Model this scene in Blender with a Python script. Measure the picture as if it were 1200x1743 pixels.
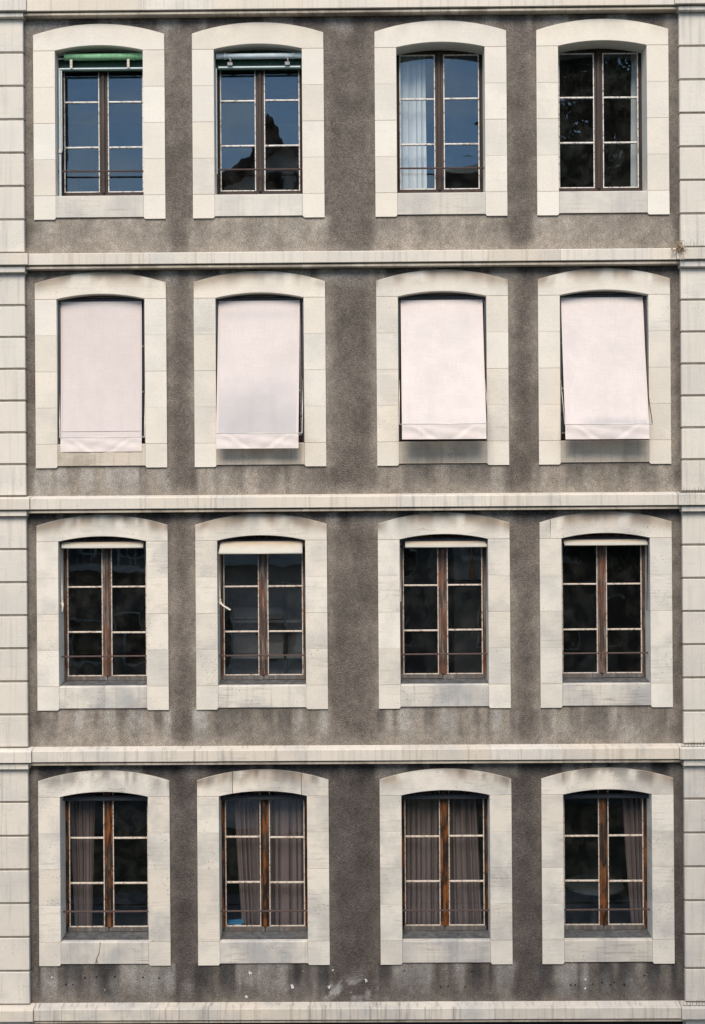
import bpy, math, random
import numpy as np
from mathutils import Matrix, Vector

# ------------------------------------------------------------------ camera, sky, sun, exposure
scene = bpy.context.scene
for o in list(bpy.data.objects):
    bpy.data.objects.remove(o)
col = scene.collection

cam = bpy.data.cameras.new('camera')
cam.sensor_fit = 'VERTICAL'
cam.sensor_height = 36.0
cam.lens = 1950 / 1743 * 36.0
cam.clip_end = 3000
cam_ob = bpy.data.objects.new('camera', cam)
cam_ob.matrix_world = (Matrix.Translation((0.111, -15.0, 10.5)) @ Matrix.Rotation(0.0074, 4, 'Z')
                       @ Matrix.Rotation(math.radians(90), 4, 'X') @ Matrix.Rotation(-0.0069, 4, 'Z'))
col.objects.link(cam_ob)
scene.camera = cam_ob

SUN_EL, SUN_AZ = 46.0, 186.0            # azimuth clockwise from +Y: in front of the facade, a little left
world = bpy.data.worlds.new('World')
scene.world = world
world.use_nodes = True
wt = world.node_tree
wt.nodes.clear()
sky = wt.nodes.new('ShaderNodeTexSky')
sky.sky_type = 'NISHITA'
sky.sun_disc = False
sky.sun_elevation = math.radians(SUN_EL)
sky.sun_rotation = math.radians(SUN_AZ)
sky.air_density = 1.0
sky.dust_density = 0.25
sky.ozone_density = 2.0
w_tc = wt.nodes.new('ShaderNodeTexCoord')
w_map = wt.nodes.new('ShaderNodeMapping')
w_map.inputs['Scale'].default_value = (1.0, 1.0, 2.2)
w_noise = wt.nodes.new('ShaderNodeTexNoise')
w_noise.inputs['Scale'].default_value = 12.0
w_noise.inputs['Detail'].default_value = 6.0
w_noise.inputs['Roughness'].default_value = 0.55
w_ramp = wt.nodes.new('ShaderNodeValToRGB')
w_ramp.color_ramp.elements[0].position = 0.43
w_ramp.color_ramp.elements[0].color = (.0, .0, .0, 1)
w_ramp.color_ramp.elements[1].position = 0.64
w_ramp.color_ramp.elements[1].color = (0.5, 0.5, 0.5, 1)
w_mix = wt.nodes.new('ShaderNodeMixRGB')
w_mix.inputs['Color2'].default_value = (7.0, 7.2, 7.6, 1)
w_bg = wt.nodes.new('ShaderNodeBackground')
w_bg.inputs['Strength'].default_value = 0.072
w_out = wt.nodes.new('ShaderNodeOutputWorld')
wt.links.new(w_tc.outputs['Generated'], w_map.inputs['Vector'])
wt.links.new(w_map.outputs['Vector'], w_noise.inputs['Vector'])
wt.links.new(w_noise.outputs['Fac'], w_ramp.inputs['Fac'])
wt.links.new(w_ramp.outputs['Color'], w_mix.inputs['Fac'])
wt.links.new(sky.outputs['Color'], w_mix.inputs['Color1'])
wt.links.new(w_mix.outputs['Color'], w_bg.inputs['Color'])
wt.links.new(w_bg.outputs['Background'], w_out.inputs['Surface'])

sun = bpy.data.lights.new('sun', 'SUN')
sun.energy = 1.5
sun.angle = math.radians(32)
sun.color = (1.0, 0.88, 0.715)
sun_ob = bpy.data.objects.new('sun', sun)
az, el = math.radians(SUN_AZ), math.radians(SUN_EL)
to_sun = Vector((math.sin(az) * math.cos(el), math.cos(az) * math.cos(el), math.sin(el)))
sun_ob.rotation_euler = to_sun.to_track_quat('Z', 'Y').to_euler()
sun_ob.location = (0, -40, 60)
col.objects.link(sun_ob)

scene.view_settings.view_transform = 'Standard'
scene.view_settings.look = 'None'
scene.view_settings.exposure = 1.58
scene.view_settings.gamma = 1.0
scene.render.engine = 'CYCLES'

# ------------------------------------------------------------------ helpers
rnd = random.Random(7)


def tag(o, label=None, cat=None, group=None, kind=None):
    if label: o['label'] = label
    if cat: o['category'] = cat
    if group: o['group'] = group
    if kind: o['kind'] = kind
    return o


def obj(name, mesh, material=None, parent=None, loc=(0, 0, 0), rot=None):
    if material is not None and not mesh.materials:
        mesh.materials.append(material)
    o = bpy.data.objects.new(name, mesh)
    col.objects.link(o)
    o.location = loc
    if rot: o.rotation_euler = rot
    if parent: o.parent = parent
    return o


def empty(name, loc=(0, 0, 0), parent=None):
    o = bpy.data.objects.new(name, None)
    o.empty_display_size = 0.2
    col.objects.link(o)
    o.location = loc
    if parent: o.parent = parent
    return o


class MB:
    """collects shapes, then becomes one mesh"""
    def __init__(s): s.v, s.f = [], []

    def add(s, v, f):
        n = len(s.v)
        s.v += [tuple(p) for p in v]
        s.f += [tuple(i + n for i in q) for q in f]
        return s

    def box(s, x0, x1, y0, y1, z0, z1, b=0.0):
        """box with the edges of its front face (y0) chamfered by b"""
        if b <= 0:
            v = [(x0, y0, z0), (x1, y0, z0), (x1, y0, z1), (x0, y0, z1), (x0, y1, z0), (x1, y1, z0), (x1, y1, z1), (x0, y1, z1)]
            f = [(0, 1, 2, 3), (5, 4, 7, 6), (4, 0, 3, 7), (1, 5, 6, 2), (3, 2, 6, 7), (4, 5, 1, 0)]
            return s.add(v, f)
        v = [(x0 + b, y0, z0 + b), (x1 - b, y0, z0 + b), (x1 - b, y0, z1 - b), (x0 + b, y0, z1 - b)]
        for y in (y0 + b, y1):
            v += [(x0, y, z0), (x1, y, z0), (x1, y, z1), (x0, y, z1)]
        f = [(0, 1, 2, 3)]
        for i in range(4):
            j = (i + 1) % 4
            f.append((i, 4 + i, 4 + j, j))
            f.append((4 + i, 8 + i, 8 + j, 4 + j))
        f.append((11, 10, 9, 8))
        return s.add(v, f)

    def prism_x(s, prof, x0, x1):
        """profile [(y,z)] swept along x, closed"""
        n = len(prof)
        v = [(x0, y, z) for y, z in prof] + [(x1, y, z) for y, z in prof]
        f = [(i, (i + 1) % n, n + (i + 1) % n, n + i) for i in range(n)]
        f += [tuple(reversed(range(n))), tuple(range(n, 2 * n))]
        return s.add(v, f)

    def tube(s, pts, r, n=8, caps=True):
        pts = [Vector(p) for p in pts]
        v, f = [], []
        rr = r if isinstance(r, (list, tuple)) else [r] * len(pts)
        for i, p in enumerate(pts):
            d = (pts[min(i + 1, len(pts) - 1)] - pts[max(i - 1, 0)]).normalized()
            a = d.cross(Vector((0, 0, 1)) if abs(d.z) < .9 else Vector((1, 0, 0))).normalized()
            c = d.cross(a)
            for k in range(n):
                t = 2 * math.pi * k / n
                v.append(p + (a * math.cos(t) + c * math.sin(t)) * rr[i])
        for i in range(len(pts) - 1):
            for k in range(n):
                q = (k + 1) % n
                f.append((i * n + k, i * n + q, (i + 1) * n + q, (i + 1) * n + k))
        if caps:
            f.append(tuple(range(n)))
            f.append(tuple(reversed(range((len(pts) - 1) * n, len(pts) * n))))
        return s.add(v, f)

    def grid(s, fn, nu, nv):
        v = [fn(i / nu, j / nv) for j in range(nv + 1) for i in range(nu + 1)]
        w = nu + 1
        f = [(j * w + i, j * w + i + 1, (j + 1) * w + i + 1, (j + 1) * w + i) for j in range(nv) for i in range(nu)]
        return s.add(v, f)

    def mesh(s, name, smooth=False):
        m = bpy.data.meshes.new(name)
        m.from_pydata(s.v, [], s.f)
        if smooth: m.polygons.foreach_set('use_smooth', [True] * len(m.polygons))
        m.update()
        return m


cache = {}


def cbox(name, *a, b=0.0):
    key = (name,) + tuple(round(x, 4) for x in a) + (b,)
    if key not in cache:
        cache[key] = MB().box(*a, b=b).mesh(name)
    return cache[key]


def paint(mesh, rgba):
    a = mesh.color_attributes.new('stain', 'FLOAT_COLOR', 'POINT')
    a.data.foreach_set('color', np.ascontiguousarray(rgba, dtype=np.float32).ravel())


_lat = np.random.RandomState(3).rand(256, 256)


def vnoise(x, y, seed=0):
    x = np.asarray(x, float) + seed * 17.31
    y = np.asarray(y, float) + seed * 5.77
    xi, yi = np.floor(x).astype(int), np.floor(y).astype(int)
    fx, fy = x - xi, y - yi
    fx, fy = fx * fx * (3 - 2 * fx), fy * fy * (3 - 2 * fy)
    g = lambda a, b: _lat[a % 256, b % 256]
    return (g(xi, yi) * (1 - fx) + g(xi + 1, yi) * fx) * (1 - fy) + (g(xi, yi + 1) * (1 - fx) + g(xi + 1, yi + 1) * fx) * fy


def fbm(x, y, seed=0, o=4):
    r, a, t = 0, 1, 0
    for k in range(o):
        r = r + a * vnoise(np.asarray(x) * 2 ** k, np.asarray(y) * 2 ** k, seed + k)
        t += a
        a *= .55
    return r / t


def sstep(a, b, x):
    t = np.clip((np.asarray(x, float) - a) / (b - a), 0, 1)
    return t * t * (3 - 2 * t)


# ------------------------------------------------------------------ materials
class Mat:
    def __init__(s, name):
        s.m = bpy.data.materials.new(name)
        s.m.use_nodes = True
        s.t = s.m.node_tree
        s.t.nodes.clear()
        s.out = s.t.nodes.new('ShaderNodeOutputMaterial')

    def n(s, typ, ins=None, **kw):
        nd = s.t.nodes.new('ShaderNode' + typ)
        for k, v in kw.items(): setattr(nd, k, v)
        for k, v in (ins or {}).items():
            sock = nd.inputs[k]
            if isinstance(v, bpy.types.NodeSocket): s.t.links.new(v, sock)
            elif isinstance(v, bpy.types.Node): s.t.links.new(v.outputs[0], sock)
            else: sock.default_value = v
        return nd

    def pos(s, scale=(1, 1, 1), rand=0.0):
        g = s.n('NewGeometry').outputs['Position']
        if rand:
            r = s.n('ObjectInfo').outputs['Random']
            c = s.n('CombineXYZ', {'X': s.math('MULTIPLY', r, rand), 'Y': s.math('MULTIPLY', r, rand * 1.7), 'Z': s.math('MULTIPLY', r, rand * .6)})
            g = s.n('VectorMath', {0: g, 1: c}, operation='ADD').outputs[0]
        return s.n('VectorMath', {0: g, 1: scale}, operation='MULTIPLY').outputs[0]

    def noise(s, vec, scale, detail=4, rough=.55, dist=0.0):
        return s.n('TexNoise', {'Vector': vec, 'Scale': scale, 'Detail': detail, 'Roughness': rough, 'Distortion': dist}).outputs[0]

    def ramp(s, fac, *stops):
        nd = s.n('ValToRGB', {'Fac': fac})
        cr = nd.color_ramp
        while len(cr.elements) < len(stops): cr.elements.new(1)
        for e, (p, c) in zip(cr.elements, stops):
            e.position = p
            e.color = tuple(c) + (1,) if isinstance(c, (tuple, list)) else (c, c, c, 1)
        return nd.outputs[0]

    def mix(s, a, b, fac, mode='MIX'):
        i = {'Fac': fac}
        for k, v in (('Color1', a), ('Color2', b)):
            i[k] = tuple(v) + (1,) if isinstance(v, (tuple, list)) and len(v) == 3 else v
        return s.n('MixRGB', i, blend_type=mode).outputs[0]

    def math(s, op, a, b=0.0, clamp=False):
        return s.n('Math', {0: a, 1: b}, operation=op, use_clamp=clamp).outputs[0]

    def attr(s, name, typ='GEOMETRY'):
        return s.n('Attribute', attribute_name=name, attribute_type=typ)

    def bump(s, h, strength, dist, normal=None):
        i = {'Height': h, 'Strength': strength, 'Distance': dist}
        if normal: i['Normal'] = normal
        return s.n('Bump', i).outputs[0]

    def done(s, color, rough=.9, normal=None, spec=.2, metal=0.0):
        i = {'Base Color': tuple(color) + (1,) if isinstance(color, (tuple, list)) else color, 'Roughness': rough, 'Specular IOR Level': spec, 'Metallic': metal}
        if normal: i['Normal'] = normal
        p = s.n('BsdfPrincipled', i)
        s.t.links.new(p.outputs[0], s.out.inputs['Surface'])
        s.p = p
        return s.m


def make_stucco():
    m = Mat('roughcast_stucco')
    P = m.pos()
    st = m.attr('stain')
    sep = m.n('SeparateColor', {0: st.outputs['Color']})
    big = m.noise(P, 1.1, 5)
    c = m.mix((.106, .090, .080), (.276, .243, .208), sep.outputs[0])
    c = m.mix(c, (.043, .043, .046), sep.outputs[1])
    c = m.mix(c, (.36, .355, .34), sep.outputs[2])
    c = m.mix(c, m.ramp(big, (.25, .72), (.75, 1.28)), 1.0, 'MULTIPLY')
    blot = m.noise(P, 3.7, 5, .65)
    c = m.mix(c, m.ramp(blot, (.32, .74), (.5, 1.0), (.68, 1.26)), 1.0, 'MULTIPLY')
    med = m.noise(P, 16, 3)
    c = m.mix(c, m.ramp(med, (.3, .84), (.7, 1.16)), 1.0, 'MULTIPLY')
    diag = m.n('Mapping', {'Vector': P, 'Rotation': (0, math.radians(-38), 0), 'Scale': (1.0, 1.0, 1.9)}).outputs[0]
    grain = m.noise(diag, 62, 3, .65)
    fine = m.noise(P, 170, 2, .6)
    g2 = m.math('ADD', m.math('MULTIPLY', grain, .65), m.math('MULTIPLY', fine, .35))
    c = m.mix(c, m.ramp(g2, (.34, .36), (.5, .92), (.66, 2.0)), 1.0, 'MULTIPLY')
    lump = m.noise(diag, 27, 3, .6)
    c = m.mix(c, m.ramp(lump, (.36, .60), (.5, 1.0), (.64, 1.36)), m.math('SUBTRACT', .60, sep.outputs[0], True), 'MULTIPLY')  # shading of the coarse lumps put into the colour, dark hollows and light crests
    coarse = m.math('ADD', m.math('MULTIPLY', lump, m.math('SUBTRACT', 1.1, sep.outputs[0])), m.math('MULTIPLY', grain, .6))
    nrm = m.bump(coarse, .9, .014)
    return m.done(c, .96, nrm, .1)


def make_stone(name, light, warm, grey, bed=.35, drip=.0, streak=(.5, .5, 9.0)):
    """sawn limestone: per-block tint, faint bedding, small pits, soiling carried by object property 'dirt' and the stain map"""
    m = Mat(name)
    P = m.pos(rand=40.0)
    W = m.pos()
    rnd_ = m.n('ObjectInfo').outputs['Random']
    dirt = m.attr('dirt', 'OBJECT').outputs['Fac']
    st = m.n('SeparateColor', {0: m.attr('stain').outputs['Color']})
    c = m.mix(light, warm, rnd_)
    tone = m.n('TexWhiteNoise', {'W': m.math('MULTIPLY', rnd_, 91.7)}, noise_dimensions='1D').outputs['Value']
    c = m.mix(c, m.ramp(tone, (0.0, .935), (1.0, 1.04)), 1.0, 'MULTIPLY')
    cloud = m.noise(P, 2.2, 4)
    c = m.mix(c, grey, m.math('MULTIPLY', m.ramp(cloud, (.41, 0.0), (.64, .80)), m.math('ADD', dirt, .15), True))
    bedv = m.noise(m.n('VectorMath', {0: P, 1: streak}, operation='MULTIPLY').outputs[0], 5.0, 5, .6, .6)
    bd = m.math('MULTIPLY', m.ramp(bedv, (.52, 0.0), (.72, 1.0)), m.math('MULTIPLY', m.math('ADD', dirt, .08), bed), True)
    # pits in patches
    pit = m.n('TexVoronoi', {'Vector': P, 'Scale': 27.0, 'Randomness': 1.0}).outputs['Distance']
    patch = m.noise(P, 3.0, 3)
    bd = m.math('MULTIPLY', bd, m.ramp(m.noise(P, 2.6, 3), (.44, .12), (.62, 1.0)))
    c = m.mix(c, (.21, .18, .15), bd)
    pm = m.math('MULTIPLY', m.ramp(pit, (.10, 1.0), (.20, 0.0)), m.math('MULTIPLY', m.ramp(patch, (.52, 0.0), (.64, 1.0)), m.math('ADD', dirt, .15)), True)
    c = m.mix(c, (.10, .085, .07), pm)
    if drip:
        dr = m.noise(m.n('VectorMath', {0: W, 1: (13.0, 3.0, .55)}, operation='MULTIPLY').outputs[0], 1.6, 5, .6)
        c = m.mix(c, (.23, .205, .18), m.math('MULTIPLY', m.ramp(dr, (.52, 0.0), (.74, 1.0)), m.math('MULTIPLY', m.math('ADD', dirt, .25), drip), True))
    c = m.mix(c, (.28, .21, .15), st.outputs[0])
    c = m.mix(c, (.14, .135, .13), st.outputs[1])
    c = m.mix(c, (.62, .60, .57), st.outputs[2])
    fine = m.noise(W, 120, 2)
    c = m.mix(c, m.ramp(fine, (.3, .90), (.7, 1.08)), 1.0, 'MULTIPLY')
    h = m.math('SUBTRACT', m.math('ADD', m.math('MULTIPLY', fine, .35), m.math('MULTIPLY', cloud, .5)), pm)
    return m.done(c, .85, m.bump(h, .35, .004), .22)


def make_wood(name, base, rust, grey, k_rust, k_grey):
    m = Mat(name)
    P = m.pos((16, 16, 2.0), rand=11.0)
    a = m.noise(P, 1.0, 5, .6)
    b = m.noise(m.pos((9, 9, 2.6), rand=23.0), 1.0, 4, .6)
    c = m.mix(base, rust, m.math('MULTIPLY', m.ramp(b, (.48, 0.0), (.60, 1.0)), k_rust))
    c = m.mix(c, grey, m.math('MULTIPLY', m.ramp(a, (.5, 0.0), (.72, 1.0)), k_grey))
    g = m.noise(m.pos((130, 130, 4), rand=3.0), 1.0, 3)
    c = m.mix(c, m.ramp(g, (.3, .65), (.7, 1.25)), 1.0, 'MULTIPLY')
    return m.done(c, .55, m.bump(g, .4, .002), .35)


def make_putty(name, lightc, under):
    m = Mat(name)
    P = m.pos(rand=7.0)
    a = m.noise(P, 26, 4, .65)
    c = m.mix(lightc, under, m.ramp(a, (.50, 0.0), (.64, .85)))
    return m.done(c, .6, m.bump(a, .5, .003), .3)


def simple(name, c, rough=.6, var=.12, scale=14, metal=0.0, spec=.3):
    m = Mat(name)
    n = m.noise(m.pos(rand=5.0), scale, 4)
    cc = m.mix(tuple(c), m.ramp(n, (.3, 1 - var), (.7, 1 + var)), 1.0, 'MULTIPLY')
    return m.done(cc, rough, m.bump(n, .15, .002), spec, metal)


def make_glass(name, ior, tint):
    m = Mat(name)
    wob = m.noise(m.pos((1, 1, .8), rand=30.0), 3.2, 2, .4)
    nrm = m.bump(wob, 1.0, .0012)
    geo = m.n('NewGeometry')
    dot = m.math('ABSOLUTE', m.n('VectorMath', {0: geo.outputs['Incoming'], 1: geo.outputs['Normal']}, operation='DOT_PRODUCT').outputs['Value'])
    f0 = ((ior - 1) / (ior + 1)) ** 2
    fr = m.n('Math', {0: m.math('MULTIPLY', m.math('POWER', m.math('SUBTRACT', 1.0, dot), 5.0), 1 - f0), 1: f0}, operation='ADD')
    tr = m.n('BsdfTransparent', {'Color': tuple(tint) + (1,)})
    gl = m.n('BsdfGlossy', {'Color': (.70, .90, 1, 1), 'Roughness': 0.0, 'Normal': nrm})
    mx = m.n('MixShader', {0: fr.outputs[0], 1: tr.outputs[0], 2: gl.outputs[0]})
    # dust film
    df = m.n('BsdfDiffuse', {'Color': (.35, .34, .32, 1)})
    dust = m.noise(m.pos(rand=9.0), 5, 5, .65)
    mx2 = m.n('MixShader', {0: m.ramp(dust, (.45, .004), (.8, .035)), 1: mx.outputs[0], 2: df.outputs[0]})
    m.t.links.new(mx2.outputs[0], m.out.inputs['Surface'])
    return m.m


def make_cloth(name, c, trans=.25, weave=260, dark=(.3, .3, .33), rough=.9):
    m = Mat(name)
    P = m.pos()
    st = m.n('SeparateColor', {0: m.attr('stain').outputs['Color']})
    wx = m.n('TexNoise', {'Vector': m.n('VectorMath', {0: P, 1: (weave, 20, 8)}, operation='MULTIPLY').outputs[0], 'Scale': 1.0, 'Detail': 2.0}).outputs[0]
    wz = m.n('TexNoise', {'Vector': m.n('VectorMath', {0: P, 1: (8, 20, weave)}, operation='MULTIPLY').outputs[0], 'Scale': 1.0, 'Detail': 2.0}).outputs[0]
    wv = m.math('MULTIPLY', m.math('ADD', wx, wz), .5)
    big = m.noise(P, 2.5, 4)
    cc = m.mix(tuple(c), m.ramp(wv, (.35, .93), (.65, 1.05)), 1.0, 'MULTIPLY')
    cc = m.mix(cc, m.ramp(big, (.3, .95), (.7, 1.04)), 1.0, 'MULTIPLY')
    cc = m.mix(cc, (.70, .62, .61), m.attr('dirt', 'OBJECT').outputs['Fac'])
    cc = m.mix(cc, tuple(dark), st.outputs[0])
    p = m.n('BsdfPrincipled', {'Base Color': cc, 'Roughness': rough, 'Specular IOR Level': .08, 'Normal': m.bump(wv, .2, .002)})
    tl = m.n('BsdfTranslucent', {'Color': cc})
    mx = m.n('MixShader', {0: trans, 1: p.outputs[0], 2: tl.outputs[0]})
    m.t.links.new(mx.outputs[0], m.out.inputs['Surface'])
    return m.m


STUCCO = make_stucco()
STONE = make_stone('sawn_limestone', (.68, .645, .585), (.65, .60, .525), (.45, .435, .41), bed=.55)
SILL = make_stone('weathered_sill_limestone', (.62, .585, .53), (.58, .54, .48), (.35, .35, .35), bed=.8, drip=.35)
SILLWARM = make_stone('shaded_grimy_sill_limestone', (.56, .50, .42), (.52, .46, .38), (.30, .26, .21), bed=.5, drip=.5)  # sills under the awnings: warm shade tone and brown grime put into the colour
QUOIN = make_stone('quoin_limestone', (.62, .585, .53), (.60, .555, .495), (.47, .46, .445), bed=.35, drip=.5)
COURSE = make_stone('string_course_limestone', (.63, .59, .535), (.59, .53, .45), (.42, .42, .41), bed=.35, drip=.75)
MOULD = make_stone('stained_moulding_limestone', (.56, .50, .42), (.48, .42, .34), (.20, .17, .14), bed=.9, drip=1.0, streak=(3.0, .5, 1.5))
GROOVE = simple('grimy_joint', (.20, .175, .145), .95, .25, 20)
MORTAR = simple('old_mortar', (.40, .34, .27), .95, .2, 30)
WOOD1 = make_wood('dark_brown_window_paint', (.024, .014, .011), (.08, .035, .022), (.09, .065, .055), .3, .35)
WOOD3 = make_wood('weathered_brown_window_wood', (.060, .040, .032), (.24, .080, .028), (.25, .22, .20), .48, 1.0)
WOOD4 = make_wood('worn_varnish_window_wood', (.018, .010, .007), (.30, .095, .018), (.20, .15, .11), .58, .40)
GREYWOOD = make_wood('bare_grey_wood', (.105, .10, .098), (.11, .07, .05), (.25, .235, .22), .5, .7)
PUTTY1 = make_putty('cracked_white_putty', (.66, .63, .60), (.15, .10, .08))
PUTTY3 = make_putty('flaking_pinkish_putty', (.56, .49, .43), (.22, .12, .08))
GLASS = make_glass('old_window_glass', 1.62, (.95, .97, .97))
IRON = simple('rusty_iron_bar', (.055, .032, .027), .6, .3, 40)
RUST = simple('weathered_rust_bar', (.085, .058, .052), .7, .3, 40)
DARKMETAL = simple('dark_grey_painted_metal', (.050, .056, .066), .45, .15, 20)
ARM = simple('pale_aluminium', (.52, .50, .47), .4, .1, 30, .3)
BLUEPALE = simple('pale_blue_painted_metal', (.48, .56, .60), .5, .12, 20)
GREEN = simple('faded_green_blind_cloth', (.22, .45, .25), .75, .22, 18)
DARKGREEN = simple('dark_green_blind_board', (.012, .045, .030), .6, .25, 14)
PINK = make_cloth('pale_pink_awning_cloth', (.82, .745, .725), .25, 130, (.50, .50, .52))
CREAM = make_cloth('cream_awning_flap', (.52, .495, .44), .05, 160, (.42, .32, .22))
CURTAINWHITE = make_cloth('white_net_curtain', (.85, .86, .87), .35, 200)
CURTAINPINK = make_cloth('dusty_mauve_curtain', (.24, .18, .18), .25, 200)
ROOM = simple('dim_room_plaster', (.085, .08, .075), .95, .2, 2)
BOARD = simple('dark_sill_flashing', (.085, .085, .088), .7, .45, 12)
ROPE = simple('cream_cord', (.60, .55, .48), .85, .2, 60)
SOOT = simple('dark_shopfront_paint', (.012, .011, .011), .6, .3, 5)

# ------------------------------------------------------------------ facade layout (metres; stucco face is y = 0, street at z = 0)
COLS = [-3.283, -1.199, 1.190, 3.303]
FOOT = [14.358, 11.102, 7.926, 4.579]          # underside of the surround feet, top storey first
SILLZ = [f + .311 for f in FOOT]
BAND = [17.040, 13.740, 10.560, 7.272, 3.912]  # underside of each string course
BAND_H, BAND_Y = .146, .14
PIL_L, PIL_R, CORNER = -4.265, 4.293, 5.05
HALF, OPEN, SPRING, CROWN_IN = .861, .577, 1.896, 1.963   # relative to the sill
CORNER_OUT, CROWN_OUT = 2.109, 2.249

building = empty('apartment_building', (0, 0, 0))
tag(building, 'grey roughcast apartment building with arched cream stone window surrounds and stone string courses', 'building')


# ------------------------------------------------------------------ ground and street
def flat(name, x0, x1, y0, y1, z, mat, kind='structure'):
    return tag(obj(name, MB().add([(x0, y0, z), (x1, y0, z), (x1, y1, z), (x0, y1, z)], [(0, 1, 2, 3)]).mesh(name), mat), kind=kind)


ASPH = simple('street_asphalt', (.05, .05, .052), .9, .2, 6)
PAVE = simple('pavement_concrete', (.22, .21, .20), .9, .2, 5)
EARTH = simple('dull_grass', (.05, .07, .03), .95, .3, 2)
flat('ground', -800, 800, -900, 700, -.02, EARTH)
flat('road', -800, 800, -12.5, -3.2, 0.0, ASPH)
for nm, y0, y1 in (('pavement', -3.2, 0.12), ('pavement', -15.6, -12.5)):
    p = MB().box(-60, 60, y0, y1, -.01, .12)
    tag(obj(nm, p.mesh('pavement'), PAVE), kind='structure')


# ------------------------------------------------------------------ stucco wall with weathering map
def wall_stain(x, z):
    n = len(x)
    light = np.zeros(n)
    dark = np.zeros(n)
    pale = np.zeros(n)
    row = np.zeros(n, int)
    for r in range(4):
        row[(z < BAND[r]) & (z >= BAND[r + 1])] = r
    sill = np.array(SILLZ)[row]
    below = np.array(BAND)[row + 1] + .176
    above = np.array(BAND)[row]
    dxs = np.stack([np.abs(x - c) for c in COLS])
    dx = dxs.min(0)
    k = dxs.argmin(0)
    under = z < sill - .30
    jig = (fbm(x * 2.2, z * 1.1, 5) - .5)
    # washed zone below each surround
    wash = sstep(.98 , .80, dx + jig * .22) * sstep(0, .05, sill - .27 - z)
    strength = np.array([.95, .80, .72, .42])[row]
    light += wash * strength * (.75 + .5 * fbm(x * 3, z * 1.2, 9))
    # pale halo beside the surrounds
    halo = np.exp(-((dx - HALF) / .10) ** 2) * (~under) * np.array([.18, .42, .34, .22])[row]
    light += halo * sstep(.25, .6, fbm(x * 3, z * .7, 12)) * 1.4
    # splash line just above the course
    light += np.exp(-((z - below) / .10) ** 2) * .38 * (row < 3) * (.5 + fbm(x * 4, z * 3, 15))
    light += np.exp(-((z - below) / .06) ** 2) * .20 * (row == 3)
    # general tone of the piers
    light += np.array([.20, .16, .20, .03])[row] * (.4 + 1.2 * fbm(x * 1.3, z * .9, 21))
    # runs from the course above: alternating dark and washed strips
    d = above - .045 - z
    strip = fbm(x * 3.6, z * .25, 31, 3)
    reach = .16 + .30 * fbm(x * 2.1, x * 0, 33)
    f = sstep(1.0, .15, d / reach) * (~under)
    dark += f * np.array([.42, .60, .72, .75])[row] * sstep(.42, .60, strip)
    pale += f * np.array([.36, .30, .34, .36])[row] * sstep(.50, .36, strip)
    # drips below the sills and feet
    ds = sill - .29 - z
    str2 = fbm(x * 6.5, z * .5, 41, 3)
    fade = sstep(.62, .08, ds) * sstep(0, .02, ds) * (dx < .90)
    dark += fade * np.array([.14, .36, .46, .56])[row] * sstep(.50, .63, str2)
    pale += fade * np.array([.16, .45, .62, .42])[row] * sstep(.46, .34, str2)
    # bottom storey is sooty
    dark += np.array([0, .02, .05, .30])[row] * (.6 + .8 * fbm(x * 1.5, z * 1.5, 51))
    # one long run below the cracked sill, bottom left
    dark += .85 * np.exp(-((x + 3.24 + (z - 4.5) * .12) / .055) ** 2) * sstep(3.95, 4.35, z) * (z < 4.62)
    # broken render at the middle of the lowest band
    pale += .95 * sstep(.54, .66, fbm(x * 8, z * 8, 61)) * np.exp(-((x + .15) / .45) ** 2 - ((z - 4.25) / .14) ** 2)
    # ghosts of removed letters
    for gx in (-4.0, -3.72, -3.42, -3.18, -2.9, -2.66, -2.45, -2.2, 2.72, 2.98, 3.28, 3.6):
        pale += .34 * np.exp(-((x - gx) / .06) ** 2 - ((z - 4.33) / .15) ** 2) * (.4 + fbm(x * 14, z * 14, 71))
    return np.stack([np.clip(light, 0, 1), np.clip(dark, 0, .9), np.clip(pale, 0, .85), np.ones(n)], 1)


def build_wall():
    step = .036
    z0, z1 = BAND[4] + .02, BAND[0] + .10
    nx, nz = int((PIL_R - PIL_L + .06) / step), int((z1 - z0) / step)
    xs = np.linspace(PIL_L - .03, PIL_R + .03, nx + 1)
    zs = np.linspace(z0, z1, nz + 1)
    X, Z = np.meshgrid(xs, zs)
    X, Z = X.ravel(), Z.ravel()
    faces = []
    cx, cz = (xs[:-1] + xs[1:]) / 2, (zs[:-1] + zs[1:]) / 2
    hole = np.zeros((nz, nx), bool)
    for c in COLS:
        for s in SILLZ:
            hole |= (np.abs(cx - c) < .70)[None, :] & ((cz > s - .12) & (cz < s + 2.04))[:, None]
    w = nx + 1
    for j in range(nz):
        for i in range(nx):
            if not hole[j, i]:
                a = j * w + i
                faces.append((a, a + 1, a + w + 1, a + w))
    # slight unevenness of the render
    Y = (fbm(X * 1.2, Z * 1.2, 81) - .5) * .006 + (fbm(X * 9, Z * 9, 82) - .5) * .004
    m = bpy.data.meshes.new('wall')
    m.from_pydata(np.stack([X, Y, Z], 1).tolist(), [], faces)
    paint(m, wall_stain(X, Z))
    m.polygons.foreach_set('use_smooth', [True] * len(m.polygons))
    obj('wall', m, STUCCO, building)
    # attic strip above, side and rear walls
    b = MB()
    b.box(PIL_L - .05, PIL_R + .05, .004, .3, BAND[0] + .10, 19.2)
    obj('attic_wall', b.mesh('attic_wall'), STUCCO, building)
    b = MB()
    b.box(-CORNER, -CORNER + .3, .05, 11, 0, 19.2)
    b.box(CORNER - .3, CORNER, .05, 11, 0, 19.2)
    b.box(-CORNER + .3, CORNER - .3, 10.7, 11, 0, 19.2)
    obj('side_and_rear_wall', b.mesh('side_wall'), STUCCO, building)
    obj('flat_roof', MB().box(-CORNER - .4, CORNER + .4, -.55, 11.3, 19.2, 19.5).mesh('flat_roof'), DARKMETAL, building)


build_wall()


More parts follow.
